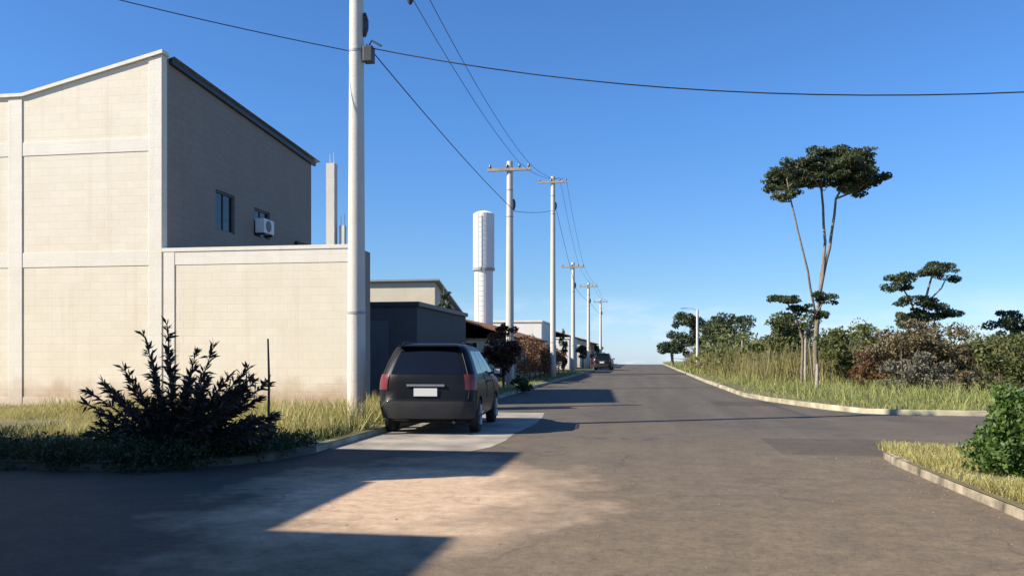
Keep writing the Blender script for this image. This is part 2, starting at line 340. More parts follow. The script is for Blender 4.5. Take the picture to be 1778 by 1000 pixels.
def wall_yz(m, x0, x1, ys, zs, holes, ztop):
    for i in range(len(ys) - 1):
        for j in range(len(zs) - 1):
            if (i, j) in holes: continue
            a, c, z0, z1 = ys[i], ys[i + 1], zs[j], zs[j + 1]
            t0 = ztop(a) if j == len(zs) - 2 else z1; t1 = ztop(c) if j == len(zs) - 2 else z1
            m.add([(x0, a, z0), (x1, a, z0), (x1, c, z0), (x0, c, z0), (x0, a, t0), (x1, a, t0), (x1, c, t1), (x0, c, t1)],
                  [(3, 2, 1, 0), (4, 5, 6, 7), (0, 1, 5, 4), (1, 2, 6, 5), (2, 3, 7, 6), (3, 0, 4, 7)])
wall_yz(m, -.2, 0, [.223, 2.7, 3.85, 5.1, 6.25, 9.7], [0, 4.95, 5.1, 6.0, 6.1, 9], {(1, 1), (1, 2), (1, 3), (3, 2), (3, 3)} - {(3, 3)}, lambda y: 9.0 - .052 * y)
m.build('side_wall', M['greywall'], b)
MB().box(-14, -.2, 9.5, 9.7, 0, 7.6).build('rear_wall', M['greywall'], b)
m = MB(); m.add([(-3.95, -.0, 7.75), (.18, .0, 8.7), (.18, 9.9, 8.25), (-3.95, 9.9, 7.3)], [(0, 1, 2, 3)]); m.v = [(x, y + .262, z + (.33 if x > 0 else .24)) for x, y, z in m.v]
m.add([(-14, .262, 7.9), (-3.95, .262, 7.99), (-3.95, 10.16, 7.54), (-14, 10.16, 7.45)], [(0, 1, 2, 3)]); m.build('roof', M['sheet'], b)
m = MB().add([(.002, .3, 8.86), (.1, .3, 8.86), (.1, 9.9, 8.36), (.002, 9.9, 8.36), (.002, .3, 9.0), (.1, .3, 9.0), (.1, 9.9, 8.5), (.002, 9.9, 8.5)], [(3, 2, 1, 0), (4, 5, 6, 7), (0, 1, 5, 4), (1, 2, 6, 5), (2, 3, 7, 6), (3, 0, 4, 7)])
m.build('gutter', M['dark'], b)
for y0, y1, z0, z1 in ((2.7, 3.85, 4.95, 6.1), (5.1, 6.25, 5.1, 6.0)):
    fr = MB(); 
    for a in (y0, y1 - .05): fr.box(-.15, -.06, a, a + .05, z0, z1)
    fr.box(-.15, -.06, y0 + .05, y1 - .05, z0, z0 + .05); fr.box(-.15, -.06, y0 + .05, y1 - .05, z1 - .05, z1); fr.box(-.14, -.07, (y0 + y1) / 2 - .02, (y0 + y1) / 2 + .02, z0 + .05, z1 - .05)
    w = fr.build('window', M['frame'], b); MB().box(-.11, -.1, y0 + .05, y1 - .05, z0 + .05, z1 - .05).build('pane', M['glass'], w)
MB().box(.002, .12, 8.2, 9.2, 4.85, 5.35).build('vent_hood', M['rust'], b, None, .02)

a = thing('air_conditioner', 'small white outdoor air conditioner on the shaded side wall under a window', 'air conditioner', (BX + .003, BY + 5.15, 5.3))
MB().box(0, .32, 0, .72, 0, .46).build('casing', M['acwhite'], a, None, .03); MB().tube([(.322, .3, .23), (.336, .3, .23)], .18, 24).build('fan_grille', M['frame'], a)
for y in (.08, .6): MB().box(0, .3, y, y + .04, -.06, -.002).build('bracket', M['dark'], a)

w = thing('boundary_wall', 'long cream block wall around the yard, lower than the building it joins', 'wall', (BX, BY, .1))
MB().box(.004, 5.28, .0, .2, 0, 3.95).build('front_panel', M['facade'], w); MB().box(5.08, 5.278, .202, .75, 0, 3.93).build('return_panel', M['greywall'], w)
MB().box(.004, 5.31, -.03, .23, 3.952, 4.05).build('coping', M['trim'], w, None, .01)
for x in (.05, 4.98): MB().box(x, x + .3, -.02, -.001, 0, 3.95).build('pilaster', M['trim'], w, None, .006)
MB().box(.352, 4.978, -.012, -.001, 3.62, 3.95).build('beam', M['trim'], w, None, .003)
for px, top, r in ((576, 285, .11), (595, 392, .07)):
    x, y = P(px, 21.3); z = ZP(top, 21.3)
    c = MB().box(-r, r, -r, r, 0, z - .1); c.tube([(-.04, 0, z - .1), (-.05, .01, z + .15)], .008, 5); c.tube([(.05, 0.03, z - .1), (.05, .0, z + .2)], .008, 5)
    o = c.build('concrete_column', M['concrete']); o.location = (x, y, .1)
    tag(o, 'tall pale bare concrete column rising behind the yard wall' if r > .1 else 'short slim concrete column just behind the yard wall end', 'column')

# ------------------------------------------------------------------ the corner building left of the camera (its shadow lies over the foreground)
k = thing('corner_building', 'plain corner building with stepped parapet shading the forecourt', 'building', (-9.25, 0, 0))
m = MB().box(-12, 0, 5.85, 8.2, 0, 6.0).box(-12, 0, 2.35, 5.849, 0, 5.0).box(-12, 0, -14, 2.349, 0, 6.25); m.build('wall', M['whitewall'], k)
for y0, y1, z in ((5.8, 8.25, 6.0), (2.4, 5.79, 5.0), (-14.05, 2.38, 6.25)): MB().box(-12.05, .06, y0, y1, z + .002, z + .08).build('coping', M['trim'], k)
for y0 in (-9, -5, -1, 3.2): 
    f = MB().box(.002, .05, y0, y0 + 1.4, 1.0, 2.3).build('window', M['frame'], k); MB().box(.052, .058, y0 + .08, y0 + 1.32, 1.08, 2.22).build('pane', M['glass'], f)
d = MB().box(.002, .05, 6.4, 7.4, 0.02, 2.2).build('door', M['brown'], k); MB().box(.052, .1, 6.48, 6.52, .95, 1.15).build('handle', M['dark'], d)

# ------------------------------------------------------------------ houses along the left of the street
def yard_house(x0, x1, y0, y1, h, mat, label, roofm=None, pitch=0, group=None, win=True):
    t = thing('house', label, 'house', (x1, y0, zf(y0) + .1), 0, group); w_, d_ = x1 - x0, y1 - y0
    MB().box(-w_, 0, 0, d_, 0, h).build('wall', mat, t)
    r = MB()
    if pitch:
        r.add([(-w_ - .35, -.35, h - .03), (.4, -.35, h - .03), (.4, d_ + .35, h - .03), (-w_ - .35, d_ + .35, h - .03), (-w_ / 2, -.35, h + pitch), (-w_ / 2, d_ + .35, h + pitch),
               (-w_ - .35, -.35, h + .06), (.4, -.35, h + .06), (.4, d_ + .35, h + .06), (-w_ - .35, d_ + .35, h + .06), (-w_ / 2, -.35, h + pitch + .1), (-w_ / 2, d_ + .35, h + pitch + .1)],
              [(1, 0, 4), (2, 1, 4, 5), (0, 3, 5, 4), (3, 2, 5), (7, 8, 11, 10), (9, 6, 10, 11), (6, 7, 10), (8, 9, 11), (0, 1, 7, 6), (1, 2, 8, 7), (2, 3, 9, 8), (3, 0, 6, 9)])
    else: r.box(-w_ - .08, .08, -.08, d_ + .08, h + .003, h + .14)
    r.build('roof', roofm or M['trim'], t)
    if win:
        for i in range(max(1, int(d_ / 4))):
            yy = 1.2 + i * 3.6
            f = MB().box(.003, .06, yy, yy + 1.3, 1.0, 2.1).build('window', M['trim'], t); MB().box(.062, .066, yy + .07, yy + 1.23, 1.07, 2.03).build('pane', M['glass'], f)
        f = MB().box(-w_ * .45, -w_ * .45 + 1.2, -.06, -.003, 1.0, 2.1).build('window', M['trim'], t); MB().box(-w_ * .45 + .07, -w_ * .45 + 1.13, -.066, -.062, 1.07, 2.03).build('pane', M['glass'], f)
    return t
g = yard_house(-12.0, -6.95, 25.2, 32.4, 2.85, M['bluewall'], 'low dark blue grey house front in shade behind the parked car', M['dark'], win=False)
MB().box(-4.0, -.9, -.05, -.003, 0, 2.4).build('garage_door', M['frame'], g)
# cream house with a mono-pitch side falling away from us
hx, hy = P(755, 40.2)
t = thing('house', 'cream fronted house with sunlit gable top above the dark house', 'house', (hx, hy, .1))
m = MB(); pts = [(0, 0), (5.2, 0), (5.2, 3.6), (0, 4.85)]
m.add([(0, y, z) for y, z in pts] + [(-9, y, z) for y, z in pts], [(0, 1, 2, 3), (7, 6, 5, 4), (0, 3, 7, 4), (1, 5, 6, 2), (3, 2, 6, 7), (4, 5, 1, 0)]); m.build('wall', M['creamwall'], t)
MB().add([(.25, -.2, 4.91), (.25, 5.5, 3.54), (-9.2, 5.5, 3.54), (-9.2, -.2, 4.91), (.25, -.2, 4.99), (.25, 5.5, 3.62), (-9.2, 5.5, 3.62), (-9.2, -.2, 4.99)],
         [(0, 1, 2, 3)[::-1], (4, 5, 6, 7), (0, 1, 5, 4), (1, 2, 6, 5), (2, 3, 7, 6), (3, 0, 4, 7)]).build('roof', M['sheet'], t)
f = MB().box(.003, .05, 1.5, 2.8, 1.1, 2.2).build('window', M['frame'], t); MB().box(.052, .056, 1.58, 2.72, 1.18, 2.12).build('pane', M['glass'], f)
yard_house(-14, -7.0, 45, 58, 2.3, M['creamwall'], 'low cream house under a brown clay tile roof beside the road', M['tile'], 1.1)
yard_house(-15, -8.0, 66, 76, 4.0, M['whitewall'], 'tall white box shaped house beyond the brown tiled roof')
yard_house(-15, -7.2, 82, 92, 3.0, M['whitewall'], 'white low house with a flat roof near the crest', None)
yard_house(-15, -7.2, 96, 108, 3.2, M['creamwall'], 'pale tiled house nearest the crest of the road', M['tile'], 1.2)
yard_house(-16, -7.2, 116, 130, 3.1, M['brown'], 'small brown brick house at the very crest', M['tile'], 1.2)
bw = thing('brick_wall', 'brown bare brick garden wall running along the left pavement', 'wall', (-6.9, 59, .1))
MB().box(-.1, .1, 0, 6.5, 0, 2.1).build('panel', M['brown'], bw); MB().box(-.13, .13, -.03, 6.53, 2.102, 2.16).build('coping', M['kerb'], bw)
for y in (0, 3.2, 6.3): MB().box(.102, .13, y, y + .25, 0, 2.09).build('pier', M['brown'], bw)

# water tower
x, y = P(840, 60)
t = thing('water_tower', 'tall slim white cylindrical water tower behind the houses', 'water tower', (x, y, 0))
zm, zt = ZP(468, 60), ZP(366, 60)
MB().cyl(0, 0, 0, zm - .1, .66, .66, 32).build('column', M['tank'], t, 40); MB().cyl(0, 0, zm + .1, zt - .25, .76, .76, 32).build('tank', M['tank'], t, 40)
MB().cyl(0, 0, zm - .098, zm + .098, .8, .8, 32).build('seam_ring', M['band'], t, 40); MB().tube([(0, 0, zt - .248), (0, 0, zt - .1), (0, 0, zt)], [.76, .5, .08], 32).build('dome', M['tank'], t, 50)
m = MB()
for s in (-.2, .2): m.tube([(s, -.88, .2), (s, -.88, zt - .3)], .025, 6)
for i in range(int((zt - .6) / .35)): m.tube([(-.2, -.88, .4 + .35 * i), (.2, -.88, .4 + .35 * i)], .015, 5)
m.build('ladder', M['band'], t)

# ------------------------------------------------------------------ utility poles and wires
PX = -5.43
def pole(y, h, label, arm=True, group='concrete utility poles along the left pavement'):
    t = thing('utility_pole', label, 'utility pole', (PX, y, zf(y) + .1), 0, group)
    MB().tube([(0, 0, -.1), (0, 0, h)], [.18, .125], 16).build('shaft', M['concrete'], t, 40)
    for zb in (2.1, h - 2.3, h - 1.2): MB().tube([(0, 0, zb), (0, 0, zb + .05)], .18 - .055 * zb / h + .006, 16).build('steel_band', M['band'], t, 40)
    if arm:
        MB().box(-.9, .9, -.19, -.1, h - .42, h - .3).build('crossarm', M['wood'], t, None, .008)
        for x in (-.8, -.1, .42, .8): MB().tube([(x, -.145, h - .298), (x, -.145, h - .25), (x, -.145, h - .2), (x, -.145, h - .14)], [.02, .06, .045, .03], 10).build('insulator', M['porcelain'], t, 40)
        MB().tube([(.16, 0, h - 2.0), (.19, 0, h - 1.85), (.19, 0, h - 1.7), (.16, 0, h - 1.55)], [.03, .05, .05, .03], 8).build('cable_clamp', M['dark'], t, 40)
    return t
P1 = (PX, 15.35); H1 = 9.4
pole(15.35, H1, 'near thick concrete utility pole beside the yard wall, running off the top'); MB()
ph = [(33.97, 9.3, 'tall grey concrete pole just beyond the parked car and dark house'), (50.6, 12.2, 'tallest slim pole, right of the white water tower'), (65.3, 8.6, 'third far pole beside the white house, shorter than its neighbour'),
      (84, 8.6, 'small distant pole past the white houses'), (108, 8.6, 'tiny last pole close to the road crest')]
for y, h, l in ph: pole(y, h, l)
sb = thing('service_box', 'dark junction box and bracket clamped to the near pole', 'junction box', (PX, 15.35, 7.0))
MB().box(.15, .34, -.1, .1, 0, .3).build('box', M['dark'], sb, None, .02); MB().tube([(.24, 0, .3), (.3, 0, .42), (.5, -.02, .3)], .02, 6).build('bracket', M['dark'], sb)
def wire(pts, label, r=.012, sag=0, n=16, group=None):
    P_ = []
    for (a, c) in zip(pts[:-1], pts[1:]):
        L = (Vector(c) - Vector(a)).length
        for i in range(n): 
            q = Vector(a).lerp(Vector(c), i / n); q.z -= sag * (L / 18) * 4 * (i / n) * (1 - i / n); P_.append(q)
    P_.append(Vector(pts[-1]))
    o = MB().tube(P_, r, 6).build('power_cable', M['cable'], None, 60); return tag(o, label, 'cable', group)
tops = [(15.35, H1)] + [(y, h) for y, h, _ in ph]
wire([(PX + .42, y - .145, h + .0) for y, h in tops], 'upper power line running along the street over the car', .009, .3)
wire([(PX + .8, y - .145, h + .0) for y, h in tops], 'outer power line on the road side of the poles', .009, .35)
wire([(PX + .2, y, 7.35 if i < 2 else h - 1.9) for i, (y, h) in enumerate(tops)], 'lower twisted cable sagging from the near pole to the second pole', .012, .12)
right = []
for i in range(25):
    s = i / 24; right.append((P1[0] + .2 + (14 - P1[0]) * s, P1[1] + (14 - P1[1]) * s, 7.3 - 5.26 * s + 4.15 * s * s))
wire(right, 'long cable crossing the open sky to the right of the near pole', .011, 0, 1)
wire([(PX - .15, 15.35, 7.25), (-14, 9.6, 8.3)], 'cable crossing the sky left of the near pole above the building', .009, .3)
def side_pole(x, y, label):
    t = thing('utility_pole', label, 'utility pole', (x, y, .0)); MB().tube([(0, 0, -.1), (0, 0, 8.2)], [.17, .12], 16).build('shaft', M['concrete'], t, 40); return t
side_pole(14.1, 13.9, 'pole across the side street holding the long cable'); side_pole(-14.1, 9.6, 'pole left of the grass lot holding the short cable')
q = Vector((PX + .42, 17.6, 9.2)); sp = MB().tube([q + Vector((0, 0, -.16)), q + Vector((0, 0, -.08)), q, q + Vector((0, 0, .06))], [.03, .075, .075, .03], 10).build('cable_splice', M['dark'], None, 40)
tag(sp, 'small dark splice hanging on the upper power line', 'splice')

# ------------------------------------------------------------------ parked car
def ring(hw, y0, y1, r, bow):
    p = []
    for i in range(9):
        x = -hw + r + (2 * hw - 2 * r) * i / 8; p.append((x, y0 - bow * (1 - (x / hw) ** 2)))
    e = -bow * (1 - ((hw - r) / hw) ** 2)
    for a in (-67.5, -45, -22.5): p.append((hw - r + r * math.cos(R(a)), y0 + r + e + r * math.sin(R(a)) if 0 else y0 + e * (1 - (a + 90) / 90) + r + r * math.sin(R(a))))
    for i in range(13): p.append((hw, y0 + r + (y1 - y0 - 2 * r) * i / 12))
    for a in (22.5, 45, 67.5): p.append((hw - r + r * math.cos(R(a)), y1 - r + r * math.sin(R(a)) + bow * (1 - ((hw - r) / hw) ** 2) * a / 90))
    for i in range(9):
        x = hw - r - (2 * hw - 2 * r) * i / 8; p.append((x, y1 + bow * 1.6 * (1 - (x / hw) ** 2)))
    for a in (112.5, 135, 157.5): p.append((-hw + r + r * math.cos(R(a)), y1 - r + r * math.sin(R(a))))
    for i in range(13): p.append((-hw, y1 - r - (y1 - y0 - 2 * r) * i / 12))
    for a in (202.5, 225, 247.5): p.append((-hw + r + r * math.cos(R(a)), y0 + r + r * math.sin(R(a))))
    return p
LV = [(.24, .76, .14, 3.72, .2, .02), (.3, .83, .06, 3.82, .22, .05), (.5, .865, .0, 3.86, .22, .06), (.6, .875, .0, 3.84, .22, .06), (.64, .875, .035, 3.8, .2, .05),
      (.8, .88, .045, 3.74, .18, .05), (.93, .875, .06, 3.4, .18, .05), (1.02, .86, .075, 2.95, .18, .05), (1.07, .845, .095, 2.85, .18, .05), (1.3, .765, .21, 2.4, .17, .05),
      (1.5, .68, .33, 2.06, .16, .05), (1.56, .635, .37, 1.98, .16, .04), (1.605, .55, .5, 1.82, .18, .03), (1.635, .36, .75, 1.55, .2, .01)]
rings = [[Vector((x, y, l[0])) for x, y in ring(*l[1:])] for l in LV]; NR = len(rings[0])
def make_car(label, group):
    paint = NT('charcoal_car_paint'); nz = paint.noise(paint.pos(False), 3, 3)
    paint = paint.done(paint.ramp(nz, [(.3, (.006, .007, .009)), (.7, (.011, .012, .015))]), .38, Coat_Weight=.08, Specular_IOR_Level=.16)
    grey = simple('bumper_grey', (.035, .036, .038), .15, 3, .7, .03, Specular_IOR_Level=.25); red = simple('tail_lamp_red', (.16, .028, .026), .25, 8, .15, 0); lampw = simple('lamp_clear', (.5, .5, .5), .1, 5, .15, 0)
    tyre = simple('tyre_rubber', (.02, .019, .018), .2, 6, .85, .2); rim = simple('alloy_rim', (.35, .35, .36), .1, 4, .35, 0, Metallic=.7); glass = simple('car_glass', (.006, .007, .009), .1, 2, .04, 0)
    plate = simple('plate_white', (.62, .62, .6), .05, 3, .5, 0); black = simple('black_trim', (.012, .012, .013), .1, 3, .6, 0)
    c = thing('parked_car', label, 'car', (0, 0, 0), 0, group)
    body = MB(); body.add([p for r_ in rings for p in r_], [(j * NR + i, j * NR + (i + 1) % NR, (j + 1) * NR + (i + 1) % NR, (j + 1) * NR + i) for j in range(len(LV) - 1) for i in range(NR)])
    body.f += [tuple(range(NR - 1, -1, -1)), tuple((len(LV) - 1) * NR + i for i in range(NR))]
    ob = body.build('body', paint, c, 35)
    cut = MB()
    for y in (.74, 3.1): cut.tube([(-1.2, y, .31), (1.2, y, .31)], .365, 28)
    cu = cut.build('arch_cutter', black); md = ob.modifiers.new('arch', 'BOOLEAN'); md.object = cu; md.operation = 'DIFFERENCE'; md.solver = 'EXACT'
    bpy.context.view_layer.update(); dg = bpy.context.evaluated_depsgraph_get()
    me = bpy.data.meshes.new_from_object(ob.evaluated_get(dg)); ob.modifiers.clear(); ob.data = me; bpy.data.objects.remove(cu)
    me.polygons.foreach_set('use_smooth', [True] * len(me.polygons)); me.set_sharp_from_angle(angle=R(35))
    MB().box(-.66, .66, .5, 3.5, .18, .5).build('underbody', black, c)
    def skin(name, mat, j0, j1, i0, i1, off, parent=c, inset=0):     # a panel lying on the body between levels j0..j1 and perimeter points i0..i1
        V = []; cols = i1 - i0 + 1
        for j in range(j0, j1 + 1):
            for i in range(i0, i1 + 1):
                p = rings[j][i % NR]; a_ = rings[j][(i + 1) % NR] - rings[j][(i - 1) % NR]; jj = rings[min(j + 1, len(LV) - 1)][i % NR] - rings[max(j - 1, 0)][i % NR]
                V.append(p + a_.cross(jj).normalized() * off)
        if inset:
            ce = sum(V, Vector()) / len(V); V = [ce + (v - ce) * (1 - inset) for v in V]
        return MB().add(V, [(j * cols + i, j * cols + i + 1, (j + 1) * cols + i + 1, (j + 1) * cols + i) for j in range(j1 - j0) for i in range(cols - 1)]).build(name, mat, parent, 40)
    rw = skin('rear_window', glass, 8, 10, 0, 8, .006, inset=.03)
    MB().tube([(.02, .075, 1.09), (.0, .1, 1.13), (-.32, .16, 1.24)], .009, 6).build('wiper', black, rw)
    for s in (0, 1):
        q0 = 12 if s == 0 else 40
        for a_, b_ in ((1, 5), (5, 9), (9, 12)): skin('side_window', glass, 8, 10, q0 + (a_ if s == 0 else 12 - b_), q0 + (b_ if s == 0 else 12 - a_), .005, inset=.05)
    skin('windscreen', glass, 8, 10, 28, 36, .006, inset=.03)
    skin('tail_light', red, 5, 8, 8, 12, .012); skin('tail_light', red, 5, 8, 52, 56, .012)
    skin('headlight', lampw, 4, 5, 25, 29, .01); skin('headlight', lampw, 4, 5, 35, 39, .01)
    def seam(idx, j0, j1, off=.003, par=c):
        m_ = MB(); q_ = []
        for j in range(j0, j1 + 1):
            p_ = rings[j][idx % NR]; a_ = rings[j][(idx + 1) % NR] - rings[j][(idx - 1) % NR]; b_ = rings[min(j + 1, len(LV) - 1)][idx % NR] - rings[max(j - 1, 0)][idx % NR]; q_.append(p_ + a_.cross(b_).normalized() * off)
        m_.tube(q_, .006, 5); m_.build('panel_seam', black, par)
    for i_ in (12, 17, 21, 48, 44, 40): seam(i_, 3, 8)
    seam(-1, 4, 11); seam(9, 4, 11)
    skin('rear_bumper', grey, 1, 3, -4, 12, .014)
    MB().box(-.21, .21, -.035, -.02, .69, .83).build('number_plate', plate, c, None, .004)
    MB().box(-.34, .34, -.03, .03, .86, .9).build('hatch_trim', rim, c, None, .008)
    MB().box(-.55, .55, .22, .42, 1.565, 1.6).build('spoiler', paint, c, None, .01)
    for s in (-1, 1):
        MB().tube([(s * .56, .62, 1.62), (s * .56, .75, 1.65), (s * .56, 1.75, 1.65), (s * .56, 1.86, 1.61)], .014, 8).build('roof_rail', black, c, 40)
        mi = MB().box(min(s * .9, s * 1.06), max(s * .9, s * 1.06), 2.42, 2.54, 1.02, 1.16).build('wing_mirror', paint, c, None, .03)
        MB().box(min(s * .92, s * 1.04), max(s * .92, s * 1.04), 2.414, 2.419, 1.045, 1.14).build('mirror_glass', lampw, mi)
        MB().box(min(s * .8, s * .905), max(s * .8, s * .905), 2.46, 2.5, 1.04, 1.08).build('mirror_arm', black, mi)
        for y in (1.62, 2.1): MB().box(min(s * .88, s * .9), max(s * .88, s * .9), y, y + .16, .9, .93).build('door_handle', black, c)
        for y in (.74, 3.1):
            wv = MB().tube([(s * .68, y, .31), (s * .69, y, .31), (s * .72, y, .31), (s * .84, y, .31), (s * .865, y, .31), (s * .87, y, .31)], [.2, .29, .31, .31, .295, .21], 28); wh = wv.build('wheel', tyre, c, 40)
            rv = MB()
            rv.tube([(s * .871, y, .31), (s * .876, y, .31)], .06, 16)
            for a_ in range(5):
                an = a_ * 2 * math.pi / 5; rv.tube([(s * .874, y + .05 * math.sin(an), .31 + .05 * math.cos(an)), (s * .872, y + .2 * math.sin(an), .31 + .2 * math.cos(an))], [.03, .035], 8)
            rv.build('rim', rim, wh, 40)
    MB().tube([(.5, .0, .23), (.5, .3, .24)], .03, 10).build('exhaust', black, c)
    return c
car = make_car('black hatchback parked at the left kerb with red tail light', 'cars parked on the left')
car.location = (-3.80, 14.35, 0); car.rotation_euler = (0, 0, R(3.2))
dup(car, (-4.0, 82, 0), R(-2), 1.02, 'tiny far dark car parked near the crest', 'cars parked on the left')

# ------------------------------------------------------------------ plants
def leaf_quads(cl, n, size, aspect=2.2, up=.0, shell=.55):
    """cl: ellipsoid clumps (x,y,z,rx,ry,rz); leaves spread through each, more of them near its surface"""
    cl = np.array(cl, float); vol = (cl[:, 3] * cl[:, 4] * cl[:, 5]) ** .75; idx = rng.choice(len(cl), n, p=vol / vol.sum())
    d = rng.normal(size=(n, 3)); d /= np.linalg.norm(d, axis=1)[:, None]; rad = shell + (1 - shell) * rng.random(n) ** .6; rad *= np.where(rng.random(n) < .12, 1.15, 1)
    rad = np.where(rng.random(n) < .25, rng.random(n), rad)
    c = cl[idx, :3] + d * rad[:, None] * cl[idx, 3:]
    ax = rng.normal(size=(n, 3)) + d * .6; ax[:, 2] += up; ax /= np.linalg.norm(ax, axis=1)[:, None]
    bx = np.cross(ax, rng.normal(size=(n, 3))); bx /= np.linalg.norm(bx, axis=1)[:, None]
    s = size * rng.uniform(.6, 1.35, n)[:, None]
    return np.stack([c - ax * s * .5, c + bx * s / aspect * .5 - ax * s * .05, c + ax * s * .5, c - bx * s / aspect * .5 - ax * s * .05], 1)
def sub(clumps, k, f=.5, seed=0):                    # break big clumps into many small uneven ones
    r = np.random.default_rng(seed); out = []
    for (x, y, z, a, b_, c) in clumps:
        for _ in range(k):
            d = r.normal(size=3); d /= np.linalg.norm(d); q = r.uniform(.35, .95); s = f * r.uniform(.55, 1.25)
            out.append((x + d[0] * a * q, y + d[1] * b_ * q, z + d[2] * c * q, a * s, b_ * s, c * s * .8))
    return out
def tree(name, label, cat, loc, trunks, clumps, n, size, leaf, bark='bark', k=9, f=.42, group=None, seed=0, **kw):
    t = thing(name, label, cat, loc, 0, group); m = MB()
    for pts, r0, r1 in trunks:
        q = []; 
        for i in range(len(pts) - 1): 
            for s in range(3): q.append(Vector(pts[i]).lerp(Vector(pts[i + 1]), s / 3))
        q.append(Vector(pts[-1])); q = [p + Vector((random.uniform(-1, 1), random.uniform(-1, 1), 0)) * (r0 * .25 if 0 < i < len(q) - 1 else 0) for i, p in enumerate(q)]
        m.tube(q, [r0 + (r1 - r0) * i / (len(q) - 1) for i in range(len(q))], 8)
    if trunks:
        ends = [Vector(v) for v in m.v]
        for c_ in (sub(clumps, 3, .4, seed + 50) if k else clumps):
            e = Vector(c_[:3]); lo = [v for v in ends if v.z < e.z + .05] or ends; s0 = min(lo, key=lambda v: (v - e).length)
            r_b = min(.03, trunks[0][1] * .3); mdl = s0.lerp(e, .55) + Vector((0, 0, -.12 * (e - s0).length)); m.tube([s0, mdl, e], [r_b, r_b * .7, r_b * .3], 5)
        m.build('trunk', M[bark], t, 60)
    quads('crown', leaf_quads(sub(clumps, k, f, seed) if k else clumps, n, size, **kw), M[leaf], t)
    return t
def rel(px, py, d, base):                            # photo spot at distance d, relative to a base on the ground
    x, y = P(px, d); return (x - base[0], y - base[1], ZP(py, d) - base[2])
# tall umbrella tree
D = 40.; bx_, by_ = P(1418, D); B = (bx_, by_, .1); r_ = lambda px, py, dd=0: rel(px, py, D + dd, B)
fork = r_(1424, 505)
tr = [([(0, 0, -.1), r_(1416, 600), fork], .13, .105), ([fork, r_(1440, 430), r_(1452, 345), r_(1475, 300)], .09, .04), ([fork, r_(1432, 420, .8), r_(1427, 330, .8), r_(1425, 285, .5)], .08, .04),
      ([r_(1418, 560), r_(1402, 470, -.5), r_(1378, 370, -.5), r_(1366, 310, -.4)], .06, .03), ([r_(1452, 345), r_(1490, 330), r_(1510, 310)], .05, .025), ([r_(1427, 330, .8), r_(1405, 300), r_(1385, 290)], .05, .025)]
def cl(px, py, rx, rz, dd=0, ry=None): x, y, z = r_(px, py, dd); a_ = rx * D / F; return (x, y, z, a_, (ry or rx) * D / F, rz * D / F)
tree('umbrella_tree', 'tall slim umbrella tree with a flat dark crown above the verge', 'tree', B, tr,
     [cl(1368, 310, 46, 34), cl(1345, 318, 30, 24, 1), cl(1362, 335, 24, 20, -.5), cl(1400, 288, 42, 24), cl(1440, 272, 52, 24, .5), cl(1478, 300, 52, 36, -.5), cl(1505, 310, 40, 34, .5), cl(1480, 268, 45, 20), cl(1440, 300, 45, 20), cl(1420, 300, 60, 22, 1.2), cl(1470, 318, 45, 24, 1), cl(1385, 318, 40, 24, 1)], 24000, .17, 'lf_umb', 'bark', 22, .27, seed=3)
# sparse small tree at its foot
D = 38.; bx_, by_ = P(1392, D); B = (bx_, by_, .1)
tree('small_tree', 'small sparse tree with tiered foliage at the umbrella tree foot', 'tree', B, [([(0, 0, -.1), r_(1394, 590), r_(1380, 545), r_(1362, 520)], .07, .03), ([r_(1394, 590), r_(1415, 550), r_(1432, 520)], .05, .025), ([(.5, 0, -.1), r_(1405, 600), r_(1410, 560)], .05, .03)],
     [cl(1362, 516, 34, 13), cl(1390, 535, 22, 10), cl(1432, 517, 24, 15), cl(1372, 552, 18, 12), cl(1420, 545, 20, 10)], 4200, .14, 'lf_dk', 'bark', 9, .45, seed=5)
D = 46.; bx_, by_ = P(1600, D); B = (bx_, by_, .1)
tree('airy_tree', 'airy tree with separate drooping leaf tiers behind the brown thicket', 'tree', B, [([(0, 0, -.1), r_(1598, 590), r_(1605, 530), r_(1618, 480)], .12, .05), ([r_(1598, 570), r_(1580, 520), r_(1562, 492)], .07, .03), ([r_(1605, 530), r_(1635, 500), r_(1645, 478)], .05, .03)],
     [cl(1562, 492, 36, 20), cl(1618, 468, 34, 16), cl(1642, 480, 24, 14, 1), cl(1595, 525, 34, 16, -1), cl(1615, 545, 42, 18), cl(1580, 550, 30, 20)], 9000, .17, 'lf_dk', 'bark', 10, .42, seed=8)
D = 42.; bx_, by_ = P(1760, D); B = (bx_, by_, .1)
tree('round_tree', 'round dark tree at the far right edge above dry bushes', 'tree', B, [([(0, 0, -.1), r_(1758, 600), r_(1755, 560)], .12, .06)], [cl(1752, 562, 34, 24), cl(1785, 575, 34, 28), cl(1765, 595, 40, 25)], 6000, .17, 'lf_dk', 'bark', 10, .42, seed=11)
D = 100.; bx_, by_ = P(1168, D); B = (bx_, by_, .1)
tree('far_tree', 'farthest dark green tree on the right where the road meets the sky', 'tree', B, [([(0, 0, -.1), r_(1166, 590)], .2, .1)], [cl(1166, 588, 24, 26), cl(1190, 575, 24, 28), cl(1192, 605, 30, 24), cl(1215, 590, 26, 34)], 9000, .3, 'lf_dk', 'bark', 7, .45, seed=12)
D = 78.; bx_, by_ = P(1255, D); B = (bx_, by_, .1)
tree('broad_tree', 'broad low dark tree behind tan reeds right of the pale post', 'tree', B, [([(0, 0, -.1), r_(1252, 575)], .2, .1)], [cl(1235, 562, 32, 22), cl(1275, 560, 36, 20), cl(1255, 580, 50, 24), cl(1240, 600, 44, 26), cl(1285, 595, 26, 34)], 9500, .27, 'lf_dk', 'bark', 8, .42, seed=13)
D = 56.; bx_, by_ = P(1345, D); B = (bx_, by_, .1)
